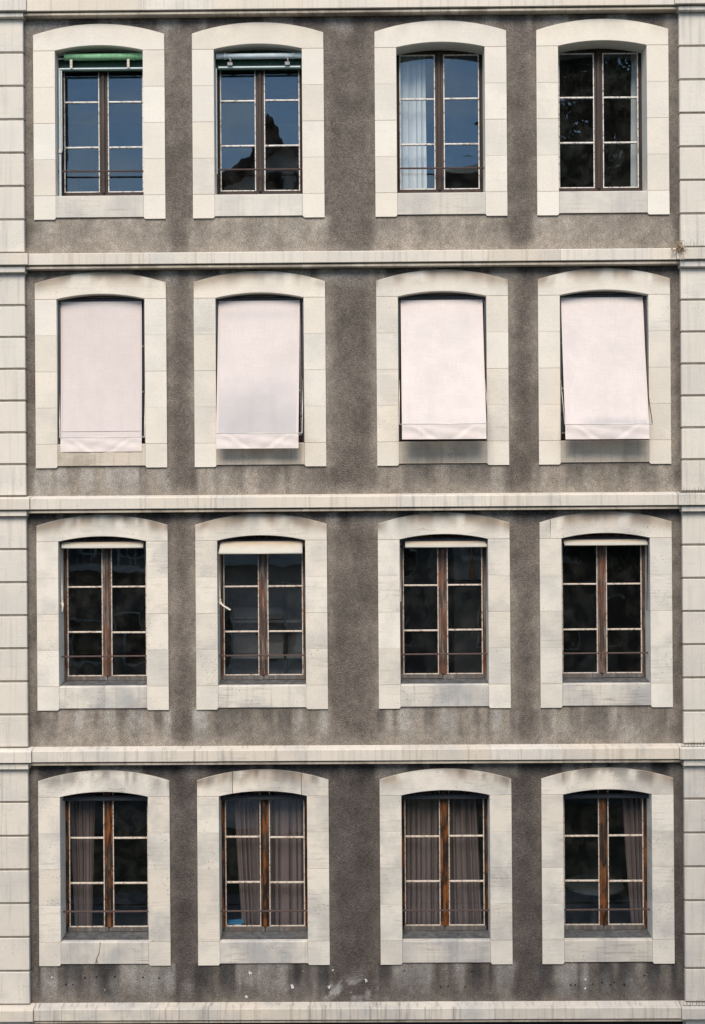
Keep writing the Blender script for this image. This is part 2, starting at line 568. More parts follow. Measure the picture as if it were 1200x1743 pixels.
# ------------------------------------------------------------------ stone window surrounds
def arc(x, half, rise):
    R = (half * half + rise * rise) / (2 * rise)
    return math.sqrt(max(R * R - x * x, 0)) - (R - rise)


def z_out(x): return CORNER_OUT + arc(x, HALF, CROWN_OUT - CORNER_OUT)


def z_in(x): return SPRING + (arc(x, OPEN, CROWN_IN - SPRING) if abs(x) < OPEN else 0)


def lintel_mesh(x0, x1, row, c):
    xs = [x0 + .0]
    n = max(6, int((x1 - x0) / .05))
    xs = sorted(set([round(x0 + (x1 - x0) * i / n, 4) for i in range(n + 1)] + [q for q in (-OPEN, OPEN) if x0 < q < x1]))
    K = 7
    f0, v, f, st = -.022, [], [], []
    b = .006
    def put(x, y, z, s): v.append((x, y, z)); st.append(s); return len(v) - 1
    cols_ = []
    for x in xs:
        xx = min(max(x, x0 + b * .4), x1 - b * .4)
        zi, zo = z_in(x) + .0015, z_out(x)
        cc = []
        for j in range(K + 1):
            t = j / K
            z = zi + b + (zo - zi - 2 * b) * t
            X = COLS[c] + x
            up = float(sstep(.12, .95, t))
            n1 = float(fbm(X * 4.5, t * .6 + row * 3.1, 90, 4))
            n2 = float(fbm(X * 9.0, t * .5 + row * 1.7, 95, 3))
            k = (.10, .75, .95, .75)[row]
            brown = k * up * float(sstep(.36, .56, n1)) * (.45 + .55 * up)
            grey = (.08, .25, .45, .75)[row] * up * float(sstep(.45, .65, n2))
            white = (.0, .15, .22, .35)[row] * up * float(sstep(.46, .34, n2))
            cc.append(put(xx, f0, z, (min(brown, .8), min(grey, .6), white, 1)))
        top = put(x, f0 + b, zo, (.3, .3, 0, 1)); topb = put(x, .255, zo, (.2, .3, 0, 1))
        bot = put(x, f0 + b, zi, (0, 0, 0, 1)); botb = put(x, .255, zi, (0, .35, 0, 1))
        cols_.append((botb, bot, cc, top, topb))
    for a, d in zip(cols_[:-1], cols_[1:]):
        ra = [a[0], a[1]] + a[2] + [a[3], a[4]]
        rd = [d[0], d[1]] + d[2] + [d[3], d[4]]
        for j in range(len(ra) - 1): f.append((ra[j], rd[j], rd[j + 1], ra[j + 1]))
    for e, flip in ((cols_[0], True), (cols_[-1], False)):
        ring = [e[0], e[1]] + e[2] + [e[3], e[4]]
        f.append(tuple(reversed(ring)) if flip else tuple(ring))
    m = bpy.data.meshes.new('lintel_stone')
    m.from_pydata(v, [], f)
    paint(m, np.array(st))
    return m


JOINT = .0022
DIRT = [.12, .32, .70, .95]
for r in range(4):
    for c in range(4):
        zs = SILLZ[r]
        # mortar bed behind the joints of the surround
        mb = MB()
        for s in (-1, 1):
            x0, x1 = sorted((s * (OPEN + .006), s * (HALF - .006)))
            mb.box(x0, x1, -.0185, .25, -.30, SPRING + .1)
        mb.box(-OPEN + .006, OPEN - .006, -.0185, .25, -.275, -.02)
        key = 'surround_mortar'
        if key not in cache: cache[key] = mb.mesh('window_surround')
        sur = obj('window_surround', cache[key], MORTAR, building, (COLS[c], 0, zs))
        dirt = DIRT[r]
        # lintel
        cuts = [-HALF, HALF]
        if (r, c) == (3, 1): cuts = [-HALF, -.395, .505, HALF]
        if (r, c) == (2, 3): cuts = [-HALF, -.72, HALF]
        for a, d in zip(cuts[:-1], cuts[1:]):
            o = obj('lintel_stone', lintel_mesh(a + (JOINT if a > -HALF else 0), d - (JOINT if d < HALF else 0), r, c), STONE, sur)
            o['dirt'] = dirt + ((.25 if abs(a) < .6 else -.35) if len(cuts) == 4 else rnd.uniform(-.08, .08))
        # jamb stones
        h = SPRING / 4
        for s in (-1, 1):
            for i in range(4):
                x0, x1 = sorted((s * OPEN, s * HALF))
                j0, j1 = (JOINT, .0007) if i % 2 == 0 else (.0007, JOINT)
                m = cbox('jamb_stone', x0, x1, -.022, .255, i * h + j0, (i + 1) * h - j1, b=.0025)
                o = obj('jamb_stone', m, STONE, sur, (0, rnd.uniform(-.0012, .0012), 0))
                o['dirt'] = max(0, dirt + rnd.uniform(-.22, .25))
            # foot stone with a cut corner beside the sill
            a, d = OPEN - .004, HALF
            prof = [(a + .022, -.311), (d, -.311), (d, -JOINT), (a + .004, -JOINT), (a + .004, -.290)]
            k2 = ('foot', s)
            if k2 not in cache:
                pts = [(s * x, z) for x, z in prof]
                if s < 0: pts.reverse()
                n = len(pts)
                v = [(x, -.022, z) for x, z in pts] + [(x, .2, z) for x, z in pts]
                f = [tuple(range(n)), tuple(reversed(range(n, 2 * n)))] + [(i, i + n, (i + 1) % n + n, (i + 1) % n) for i in range(n)]
                cache[k2] = MB().add(v, f).mesh('foot_stone')
            o = obj('foot_stone', cache[k2], STONE, sur)
            o['dirt'] = dirt * .5
        # sill with a weathered slope on top
        parts = [(-OPEN + .003, OPEN - .003)]
        if (r, c) == (2, 0): parts = [(-OPEN + .003, .015), (.019, OPEN - .003)]
        for a, d in parts:
            k3 = ('sill', a, d)
            if k3 not in cache:
                prof = [(.26, .022), (-.014, -.002), (-.023, -.010), (-.023, -.284), (.2, -.284)]
                cache[k3] = MB().prism_x(prof, a, d).mesh('sill_stone')
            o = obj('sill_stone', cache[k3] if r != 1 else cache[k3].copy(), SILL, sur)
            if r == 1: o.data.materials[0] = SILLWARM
            o['dirt'] = (.40, .8, 1.0, .9)[r] + rnd.uniform(-.1, .15)

# ------------------------------------------------------------------ string courses
JOINTS = [[-3.871, -2.701, -1.769, -.602, .641, 1.805, 2.748, 3.887],
          [-3.855, -2.693, -1.769, -.609, .618, 1.783, 2.718, 3.888],
          [-2.692, -1.768, -.608, .627, 1.799, 2.696],
          [-2.684, -1.768, -.600, .619, 1.776, 2.704],
          [-3.823, -2.676, -1.760, -.593, .627, 1.799, 2.727]]
ENDS = (-4.189, 4.212)


def course_prof(y, i=0.0):
    b = .007
    return [(.0, BAND_H + .030 - i), (-y + b + i, BAND_H + .002 - i), (-y + i, BAND_H - b - i), (-y + i, b * .6 + i), (-y + b * .6 + i, i), (.0, i)]


def end_prof(y, i=0.0): return course_prof(y, i)


for k in range(5):
    g = .0025
    core = obj('string_course', MB().prism_x(course_prof(BAND_Y, .006), ENDS[0], ENDS[1]).mesh('string_course'), MORTAR, building, (0, 0, BAND[k]))
    xs = [ENDS[0]] + JOINTS[k] + [ENDS[1]]
    for a, d in zip(xs[:-1], xs[1:]):
        gg = g if rnd.random() > .25 else .005
        o = obj('course_stone', MB().prism_x(course_prof(BAND_Y + rnd.uniform(-.002, .002)), a + gg * .5, d - gg * .5).mesh('course_stone'), COURSE, core)
        o['dirt'] = (.25, .25, .35, .5, .75)[k] + rnd.uniform(-.2, .2)
    # moulding below, in lengths
    if k < 5:
        mp = [(.0, .001), (-.078, .001), (-.080, -.013), (-.108, -.017), (-.112, -.021), (-.112, -.044), (-.106, -.050), (0, -.050)]
        xs2 = [PIL_L + .02] + [x + rnd.uniform(-.05, .05) for x in JOINTS[k]] + [PIL_R - .02]
        for a, d in zip(xs2[:-1], xs2[1:]):
            o = obj('course_moulding', MB().prism_x(mp, a, d - .002).mesh('course_moulding'), MOULD, core)
            o['dirt'] = rnd.uniform(.3, 1.0)

# ------------------------------------------------------------------ corner pilasters of stone blocks
for side, edge in ((-1, PIL_L), (1, PIL_R)):
    out = side * CORNER
    def span(e): return (out, e) if side < 0 else (e, out)
    for k in range(4):
        ztop, zbot = (16.970, 13.646, 10.473, 7.176)[k], BAND[k + 1] + .176
        a, d = span(edge - side * -.006 if False else edge)
        back = obj('pilaster', MB().box(*( (out, edge - .004) if side < 0 else (edge + .004, out)), -.049, .3, zbot, ztop + .02).mesh('pilaster'), GROOVE, building)
        h = (ztop - zbot) / 7
        for i in range(7):
            m = cbox('quoin_block', a, d, -.060, .2, i * h + .013, (i + 1) * h - .013 + (.010 if i == 6 else 0), b=.007)
            o = obj('quoin_block', m, QUOIN, back, (0, rnd.uniform(-.002, .002), zbot))
            o['dirt'] = (.2, .2, .3, .55)[k] + rnd.uniform(-.12, .2) + (.25 if i in (0, 6) else 0)
        # capital moulding under the course
        e2 = edge - side * .022
        x0, x1 = span(e2)
        o = obj('capital_moulding', MB().prism_x([(0, BAND[k] + .001), (-.100, BAND[k] + .001), (-.102, BAND[k] - .016), (-.128, BAND[k] - .020), (-.126, ztop + .008), (-.116, ztop), (0, ztop)], x0, x1).mesh('capital_moulding'), QUOIN, back)
        o['dirt'] = .9
    for k in range(5):
        e3 = ENDS[0] if side < 0 else ENDS[1]
        x0, x1 = span(e3 + side * .003)
        o = obj('course_end_block', MB().prism_x(course_prof(BAND_Y + .028), x0, x1).mesh('course_end_block'), COURSE, building, (0, 0, BAND[k]))
        o['dirt'] = .6 if side > 0 else .35
    x0, x1 = span(edge)
    obj('attic_pilaster', MB().box(x0, x1, -.06, .3, BAND[0] + .176, 19.2, b=.01).mesh('attic_pilaster'), QUOIN, building)
    obj('ground_floor_pier', MB().box(x0, x1, -.05, .3, 0, BAND[4], b=.01).mesh('ground_floor_pier'), QUOIN, building)
obj('shopfront', MB().box(PIL_L - .02, PIL_R + .02, .10, .3, .0, BAND[4] + .05).mesh('shopfront'), SOOT, building)

# ------------------------------------------------------------------ rooms behind the windows
BAYS = [-4.74, -2.241, .0, 2.246, 4.74]
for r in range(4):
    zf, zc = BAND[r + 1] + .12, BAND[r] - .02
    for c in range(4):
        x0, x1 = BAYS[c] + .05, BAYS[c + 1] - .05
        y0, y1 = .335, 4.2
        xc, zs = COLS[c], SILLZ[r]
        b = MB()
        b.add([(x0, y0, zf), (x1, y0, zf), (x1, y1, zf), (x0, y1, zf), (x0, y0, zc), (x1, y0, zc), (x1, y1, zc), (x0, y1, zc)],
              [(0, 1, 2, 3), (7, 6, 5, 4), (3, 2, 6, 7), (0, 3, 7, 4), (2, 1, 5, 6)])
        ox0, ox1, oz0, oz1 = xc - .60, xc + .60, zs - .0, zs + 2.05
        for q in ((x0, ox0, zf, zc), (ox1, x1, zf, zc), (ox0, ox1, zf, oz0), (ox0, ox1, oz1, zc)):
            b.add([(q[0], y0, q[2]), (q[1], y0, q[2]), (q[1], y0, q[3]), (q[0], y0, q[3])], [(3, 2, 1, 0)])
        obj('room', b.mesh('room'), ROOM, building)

# ------------------------------------------------------------------ casement windows
GX0, GX1 = .060, .525            # glass from the meeting stile to the hanging stile
BARZ = (.690, 1.292)
GB, GT = .105, 1.90


def ring(x0, x1, z0, z1, w, y0, y1, b=.003):
    m = MB()
    m.box(x0, x0 + w, y0, y1, z0, z1, b=b)
    m.box(x1 - w, x1, y0, y1, z0, z1, b=b)
    m.box(x0 + w, x1 - w, y0 + .001, y1, z0, z0 + w, b=b)
    m.box(x0 + w, x1 - w, y0 + .001, y1, z1 - w, z1, b=b)
    return m


fm = MB()
fm.box(-.66, -.548, .262, .34, -.015, 2.09, b=.004)
fm.box(.548, .66, .262, .34, -.015, 2.09, b=.004)
fm.box(-.548, .548, .263, .34, 1.945, 2.09, b=.004)
fm.box(-.548, .548, .263, .34, -.015, .040, b=.004)
frame_mesh = fm.mesh('window')
for r in range(4):
    wood = (WOOD1, WOOD1, WOOD3, WOOD4)[r]
    putty = (PUTTY1, PUTTY1, PUTTY3, PUTTY3)[r]
    rail_z = (.360, .360, .378, .350)[r]
    dz = (.024, .02, -.008, -.004)[r]
    for c in range(4):
        fr = obj('window', frame_mesh.copy(), wood, building, (COLS[c], 0, SILLZ[r]))
        for s in (-1, 1):
            sx = lambda a, d: tuple(sorted((s * a, s * d)))
            # sash: hanging stile, meeting stile, top rail
            key = ('sash', s, r)
            if key not in cache:
                m = MB()
                m.box(*sx(GX1 + .004, .547), .247, .29, .042, 1.943, b=.004)
                m.box(*sx(.003, GX0 - .004), .247, .29, .042, 1.943, b=.004)
                m.box(*sx(GX0 - .004, GX1 + .004), .249, .29, GT + .004, 1.943, b=.004)
                cache[key] = m.mesh('sash')
            obj('sash', cache[key], wood, fr)
            obj('bottom_rail', cbox('bottom_rail%d' % r, *sx(.003, .549), .243, .29, .038, GB - .004 + dz * .5, b=.004), GREYWOOD if r > 1 else wood, fr, (0, 0, rnd.uniform(-.003, .003)))
            key = ('bead', s, r)
            if key not in cache:
                x0, x1 = sx(GX0, GX1)
                cache[key] = ring(x0 - .004, x1 + .004, GB - .004 + dz * .5, GT + .006, .013, .243, .262, .002).mesh('putty_bead')
            obj('putty_bead', cache[key], putty, fr, (0, rnd.uniform(-.001, .002), 0))
            for q, bz in enumerate(BARZ):
                obj('glazing_bar', cbox('glazing_bar%d' % r, *sx(GX0 + .009, GX1 - .009), .239, .268, -.0115, .0115, b=.005), putty, fr,
                    (0, rnd.uniform(-.002, .002), bz + dz + rnd.uniform(-.004, .004)), (0, rnd.uniform(-.004, .004), 0))
            zz = [GB, BARZ[0] + dz, BARZ[1] + dz, GT]
            for q in range(3):
                x0, x1 = sx(GX0, GX1)
                w2, h2 = (x1 - x0) / 2 - .001, (zz[q + 1] - zz[q]) / 2 - .002
                key = ('pane', round(h2, 4))
                if key not in cache: cache[key] = MB().box(-w2, w2, -.002, .002, -h2, h2).mesh('pane')
                obj('pane', cache[key], GLASS, fr, ((x0 + x1) / 2, .2560, (zz[q] + zz[q + 1]) / 2),
                    (math.radians(rnd.gauss(0, .13)), 0, math.radians(rnd.gauss(0, .22))))
        obj('cover_strip', cbox('cover_strip%d' % r, -.024, .024, .228, .250, .10, 1.94, b=.006), wood, fr, (rnd.uniform(-.006, .006), 0, 0))
        if r > 1:
            key = 'flashing'
            if key not in cache:
                cache[key] = MB().prism_x([(.262, .036), (.045, .013), (.045, .004), (.262, .024)], -.574, .574).mesh('sill_board')
            obj('sill_board', cache[key], BOARD, fr)
        if not (r == 0 and c == 3):
            m = MB().box(-.578, .578, .110, .128, rail_z - .010, rail_z + .010, b=.003)
            key = ('rail', r)
            if key not in cache: cache[key] = m.mesh('guard_rail')
            obj('guard_rail', cache[key], IRON if r < 2 else RUST, fr, (0, 0, rnd.uniform(-.004, .004)), (0, rnd.uniform(-.004, .004), 0))
        if r == 3:
            key = 'headbar'
            if key not in cache: cache[key] = MB().box(-.574, .574, .135, .19, 1.808, 1.868, b=.012).mesh('head_bar')
            obj('head_bar', cache[key], DARKMETAL, fr)


def at_window(r, c): return (COLS[c], 0, SILLZ[r])


# ------------------------------------------------------------------ lowered pink awnings (second storey from the top)
AW = [  # fabric edges at top, bar: left, right, projection, height; valance bottom; bar ends; shade of soiling
    dict(t=(-.551, .522, 1.885), b=(-.535, .530, .020, .086), v=-.102, bar=(-.550, .570), soil=0, hem=.170),
    dict(t=(-.550, .524, 1.879), b=(-.556, .509, .200, .112), v=-.084, bar=(-.560, .560), soil=1, hem=None),
    dict(t=(-.537, .538, 1.870), b=(-.547, .532, .330, .206), v=.011, bar=(-.586, .566), soil=2, hem=None),
    dict(t=(-.543, .530, 1.886), b=(-.563, .512, .280, .190), v=-.001, bar=(-.570, .557), soil=3, hem=None)]
AWL = ['pale pink window awning hanging almost flat, leftmost of the lowered awnings',
       'pale pink window awning soiled bluish grey towards its lower edge',
       'pale pink window awning pushed out on arms, beside the soiled one',
       'pale pink window awning pushed out on arms, nearest the right pilaster']
for c, A in enumerate(AW):
    root = empty('window_awning', at_window(1, c))
    tag(root, AWL[c], 'awning', 'lowered pink awnings')
    tl, tr_, tz = A['t']
    bl, br, p, bz = A['b']
    seed = c * 7

    def fab(u, v):
        x = (tl + (bl - tl) * v) * (1 - u) + (tr_ + (br - tr_) * v) * u
        y = .085 + (-p - .085) * v + .018 * math.sin(math.pi * v) - .003 * math.sin(math.pi * 3 * u + c) * math.sin(math.pi * v)
        z = tz + (bz - tz) * v
        return (x, y, z)

    m = MB().grid(fab, 24, 48)
    me = m.mesh('fabric', True)
    co = np.array(m.v)
    t = (tz - co[:, 2]) / (tz - bz)
    X = co[:, 0]
    s0 = np.zeros(len(t))
    if A['soil'] == 1: s0 = .75 * sstep(.50, .95, t + (fbm(X * 2, t * 2, 3) - .5) * .2) * (.7 + .3 * fbm(X * 3, t * 20, 4)) + .22 * np.exp(-((t - .11) / .03) ** 2)
    if A['soil'] == 3: s0 = .55 * sstep(.93, .985, t + (fbm(X * 22, t, 5) - .5) * .06) * sstep(-.45, -.2, X)
    if A['soil'] == 2: s0 = .16 * sstep(.9, 1.0, t + (fbm(X * 9, t, 5) - .5) * .1)
    s0 = s0 + .13 * sstep(.52, .72, fbm(X * 2.5 + c * 9, t * 5, 14)) + .10 * sstep(.56, .70, fbm(X * 14 + c * 5, t * 1.2, 17)) * sstep(.2, .9, t)
    paint(me, np.stack([s0, s0 * 0, s0 * 0, s0 * 0 + 1], 1))
    fo = obj('fabric', me, PINK, root)
    fo['dirt'] = (.32, .18, .0, .08)[c]
    for u0, u1 in ((.0, .028), (.972, 1.0)):
        so = obj('side_hem', MB().grid(lambda u, v: tuple(a + d for a, d in zip(fab(u0 + (u1 - u0) * u, v), (0, -.0035, 0))), 2, 48).mesh('side_hem', True), PINK, fo)
        so['dirt'] = (.95, .7, .35, .5)[c]
    vb = A['v']

    def val(u, v):
        x = bl + (br - bl) * u
        fold = .0035 * math.sin(u * 19 + v * 5 + seed) * v * (1 - .3 * v) + .003 * math.sin(u * 8 - v * 7 + seed)
        e = min(u, 1 - u)
        swag = .016 * math.exp(-((e - .10 - .22 * v) / .045) ** 2) - .010 * math.exp(-((e - .17 - .24 * v) / .04) ** 2)
        return (x, -p - .004 - (fold + swag * .32) * min(1, v * 4) - .008 * v, bz + (vb - bz) * v)

    me = MB().grid(val, 70, 14).mesh('valance', True)
    obj('valance', me, PINK, root)
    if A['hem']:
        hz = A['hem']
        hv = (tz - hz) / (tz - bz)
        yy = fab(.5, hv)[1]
        obj('hem', MB().box(bl + .002, br - .002, yy - .006, yy - .003, hz - .004, hz).mesh('hem'), simple('hem_thread', (.42, .36, .35)), root)  # thin darker strip along the hem line
    obj('front_bar', MB().tube([(A['bar'][0], -p, bz), (A['bar'][1], -p, bz)], .0065, 8).mesh('front_bar', True), ARM, root)
    obj('roller', MB().tube([(-.57, .135, 1.90), (.57, .135, 1.90)], .042, 14).mesh('roller', True), DARKMETAL, root)
    for s, e in ((-1, A['bar'][0]), (1, A['bar'][1])):
        e2 = e - s * .004
        hinge = (s * .560, .055, bz + .62 + .12 * (c == 1))
        obj('arm', MB().tube([hinge, (e2, -p, bz)], .0055, 6).mesh('arm', True), ARM if s < 0 or c != 3 else IRON, root)
        obj('guide_rail', MB().box(s * .563 - .010, s * .563 + .010, .045, .075, .02, 1.86).mesh('guide_rail'), DARKMETAL, root)
        obj('roller_bracket', MB().box(s * .560 - .014, s * .560 + .014, .07, .2, 1.82, 1.95, b=.006).mesh('roller_bracket'), DARKMETAL, root)

# ------------------------------------------------------------------ rolled-up awnings (third storey)
RA = [dict(t=(-.548, .532, 1.891), b=(-.545, .528, 1.812), y=(.06, .035)),
      dict(t=(-.535, .537, 1.886), b=(-.558, .542, 1.726), y=(.06, -.03)),
      dict(t=(-.503, .573, 1.871), b=(-.503, .573, 1.793), y=(.06, .04)),
      dict(t=(-.542, .556, 1.879), b=(-.526, .560, 1.805), y=(.06, .035))]
RL = ['rolled up awning with narrow cream flap and cord tied beside it, far left window',
      'rolled up awning with a deep cream flap and a white cord hanging in front',
      'rolled up awning with narrow cream flap, over the window showing an orange strip inside',
      'rolled up awning with narrow cream flap and pull rod, nearest the right pilaster']
for c, A in enumerate(RA):
    root = empty('rolled_awning', at_window(2, c))
    tag(root, RL[c], 'awning', 'rolled up cream awnings')
    (tl, tr_, tz), (bl, br, bz), (y0, y1) = A['t'], A['b'], A['y']

    def flap(u, v):
        return ((tl + (bl - tl) * v) * (1 - u) + (tr_ + (br - tr_) * v) * u, y0 + (y1 - y0) * v - .004 * math.sin(math.pi * v), tz + (bz - tz) * v - .003 * math.sin(math.pi * u))

    m = MB().grid(flap, 24, 8)
    n0 = len(m.v)
    me = m.mesh('flap', True)
    co = np.array(m.v)
    t = (tz - co[:, 2]) / (tz - bz)
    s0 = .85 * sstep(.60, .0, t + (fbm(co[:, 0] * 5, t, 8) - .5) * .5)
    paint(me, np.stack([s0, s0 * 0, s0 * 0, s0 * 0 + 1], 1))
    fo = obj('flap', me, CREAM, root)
    md = fo.modifiers.new('thickness', 'SOLIDIFY')
    md.thickness = .006
    obj('front_bar', MB().tube([(bl, y1 + .004, bz + .002), (br, y1 + .004, bz + .002)], .008, 8).mesh('front_bar', True), ARM, root)
    obj('roller', MB().tube([(-.57, .135, 1.875), (.57, .135, 1.875)], .045, 14).mesh('roller', True), DARKMETAL, root)
    for s in (-1, 1):
        obj('arm', MB().tube([(s * .560, y1 + .01, bz), (s * .563, .10, 1.08)], .007, 6).mesh('arm', True), DARKMETAL if s > 0 else ARM, root)
        obj('roller_bracket', MB().box(s * .562 - .012, s * .562 + .012, .04, .2, 1.81, 1.93, b=.006).mesh('roller_bracket'), DARKMETAL, root)
    if c in (0, 1):
        pts = [(-.553, .085, 1.80), (-.553, .09, 1.20), (-.556, .085, 1.13), (-.538, .06, 1.07)]
        pts += [(-.50, .045, 1.035), (-.455, .04, 1.01), (-.415, .045, .985)] if c == 1 else [(-.545, .06, 1.03), (-.552, .06, .98)]
        obj('cord', MB().tube(pts, [.004, .005, .010, .014] + ([.013, .014, .009] if c == 1 else [.012, .005]), 8).mesh('cord', True), ROPE, root)
        obj('cord_knot', MB().tube([(-.565, .075, 1.165), (-.545, .06, 1.12), (-.568, .065, 1.09), (-.548, .058, 1.06)], [.006, .012, .012, .006], 8).mesh('cord_knot', True), ROPE, root)
    if c == 3:
        obj('pull_rod', MB().tube([(.560, .03, 1.80), (.548, .05, .95)], .006, 6).mesh('pull_rod', True), DARKMETAL, root)

# ------------------------------------------------------------------ rolled blinds at the top left windows
for c, lab in ((0, 'green rolled fabric blind at the head of the top left window'),
               (1, 'pale blue rolled blind with two hanging hooks over a dark green board')):
    root = empty('roller_blind', at_window(0, c))
    tag(root, lab, 'blind')
    obj('blind_board', MB().box(-.575, .575, .165, .20, 1.700, 1.95, b=.004).mesh('blind_board'), DARKGREEN, root)
    zr = 1.862 if c == 0 else 1.852
    r0 = .043 if c == 0 else .036
    x0 = -.475 if c == 0 else -.557
    obj('roll', MB().tube([(x0, .10, zr), (-.1, .10, zr - .002), (.2, .10, zr), (.572, .10, zr - .001)], r0, 18).mesh('roll', True), GREEN if c == 0 else BLUEPALE, root)
    obj('roll_spindle', MB().tube([(-.572, .10, zr - .02), (.576, .10, zr - .02)], .012, 8).mesh('roll_spindle', True), ARM, root)
    for q in ((.43,) if c == 0 else (-.452, .445)):
        obj('roll_clip', MB().tube([(q, .10, zr), (q + .018, .10, zr)], r0 + .006, 18).mesh('roll_clip', True), GREEN if c == 0 else BLUEPALE, root)
    xb0, xb1 = (-.560, .572) if c == 0 else (-.530, .552)
    obj('bottom_bar', MB().box(xb0, xb1, .088, .112, 1.695, 1.716, b=.004).mesh('bottom_bar'), BLUEPALE, root)
    for sx in ((-.385, .369) if c == 0 else (-.375, .380)):
        if c == 0:
            m = MB()
            for q in range(7):
                m.box(sx - .016, sx + .016, .068 - .003 * (q % 2), .078, 1.818 - q * .017 - .0155, 1.818 - q * .017, b=.002)
            obj('strap', m.mesh('strap'), ROPE, root)
        else:
            m = MB().tube([(sx - .012, .07, 1.825), (sx + .006, .066, 1.800), (sx + .012, .064, 1.775), (sx - .004, .066, 1.762)], [.006, .008, .010, .012], 8)
            m.box(sx - .032, sx + .034, .060, .074, 1.715, 1.762, b=.006)
            obj('hook', m.mesh('hook'), simple('tarnished_hook', (.26, .26, .26), .5, .3, 50), root)
    if c == 0:
        obj('guide_rail', MB().box(-.558, -.532, .09, .12, .02, 1.695, b=.003).mesh('guide_rail'), BLUEPALE, root)
        obj('guide_lip', MB().box(-.529, -.517, .10, .13, .62, 1.695, b=.002).mesh('guide_lip'), ARM, root)
        obj('guide_bracket', MB().box(-.562, -.520, .075, .09, .590, .640, b=.003).mesh('guide_bracket'), ARM, root)
        obj('guide_rail', MB().box(.560, .572, .09, .12, .02, 1.695, b=.003).mesh('guide_rail'), BLUEPALE, root)
    else:
        obj('guide_rail', MB().box(-.565, -.552, .09, .12, .30, 1.695, b=.003).mesh('guide_rail'), BLUEPALE, root)


# ------------------------------------------------------------------ curtains
def curtain(r, c, top, bot, z0, z1, folds, depth, mat, label, cat='curtain', group=None, y=.43, seed=0):
    rr = random.Random(seed)
    ph = [rr.uniform(0, 6.28) for _ in range(4)]
    xa0, xa1 = top
    xb0, xb1 = bot

    def fn(u, v):
        t = v
        x0, x1 = xa0 + (xb0 - xa0) * t ** 1.3, xa1 + (xb1 - xa1) * t ** 1.3
        uu = u + .045 * math.sin(6.28 * u * 1.7 + ph[2]) + .018 * math.sin(6.28 * u * 4.1 + ph[3])
        a = folds * 6.28 * uu + ph[0] + .35 * math.sin(2.2 * v + ph[1])
        w = math.sin(a)
        w = w * .75 + .25 * math.sin(2.0 * a + ph[1]) + .25 * math.sin(a * .37 + ph[3])
        return (x0 + (x1 - x0) * u + .006 * math.cos(a), y + .02 + depth * 1.35 * w * (.75 + .25 * t), z1 + (z0 - z1) * t)

    me = MB().grid(fn, int(folds * 14) + 8, 18).mesh('curtain', True)
    o = obj('curtain', me, mat, None, at_window(r, c))
    tag(o, label, cat, group)
    return o


curtain(0, 2, (-.575, -.171), (-.575, -.160), -.15, 2.0, 4.5, .028, CURTAINWHITE, 'white curtain drawn to the left of a top storey window', seed=1)
curtain(0, 3, (.478, .640), (.462, .640), -.15, 2.0, 2.0, .020, CURTAINWHITE, 'narrow white curtain at the right edge of the top right window', seed=2)
curtain(3, 0, (-.590, -.215), (-.50, -.275), -.15, 2.0, 5.5, .038, CURTAINPINK, 'mauve curtain gathered at the left of the bottom left window', group='mauve curtains', seed=3)
curtain(3, 1, (-.430, -.05), (-.330, -.05), .03, 2.0, 4.5, .038, CURTAINPINK, 'mauve curtain leaving a dark gap above the blue books', group='mauve curtains', seed=4)
curtain(3, 1, (.03, .56), (.03, .57), .03, 2.0, 5.0, .032, CURTAINPINK, 'mauve curtain filling the right leaf beside the blue books window', group='mauve curtains', seed=5)
curtain(3, 2, (-.580, -.02), (-.580, -.02), -.15, 2.0, 6.0, .034, CURTAINPINK, 'mauve curtain filling the left leaf of the third bottom window', group='mauve curtains', seed=6)
curtain(3, 2, (.02, .452), (.02, .530), -.15, 2.0, 4.5, .042, CURTAINPINK, 'mauve curtain flaring out at the right leaf of the third bottom window', group='mauve curtains', seed=7)
curtain(3, 3, (.295, .640), (.425, .620), -.15, 2.0, 4.5, .038, CURTAINPINK, 'mauve curtain swept to the right of the bottom right window', group='mauve curtains', seed=8)

# ------------------------------------------------------------------ things seen inside the rooms
root = empty('book_stack', (COLS[1] - .44, .44, SILLZ[3] + .022))
tag(root, 'small stack of blue books lying on the window board behind the glass', 'books')
for i, (w_, d_, h_, cc, a) in enumerate(((.21, .13, .030, (.02, .13, .30), .1), (.19, .12, .026, (.45, .50, .55), -.12), (.20, .12, .028, (.03, .20, .40), .2))):
    z = sum((.030, .026, .028)[:i])
    b = obj('book', MB().box(-w_ / 2, w_ / 2, -d_ / 2, d_ / 2, 0, h_ - .001, b=.003).mesh('book'), simple('book_cover_%d' % i, cc, .5), root, (.01 * i, 0, z), (0, 0, a))
    obj('pages', MB().box(-w_ / 2 + .006, w_ / 2 + .002, -d_ / 2 + .006, d_ / 2 - .004, .004, h_ - .005).mesh('pages'), simple('book_pages', (.6, .58, .52)), b)
obj('window_board', MB().box(COLS[1] - .64, COLS[1] + .64, .341, .62, SILLZ[3] - .03, SILLZ[3] + .022, b=.004).mesh('window_board'), simple('dark_window_board', (.06, .055, .05)), building)

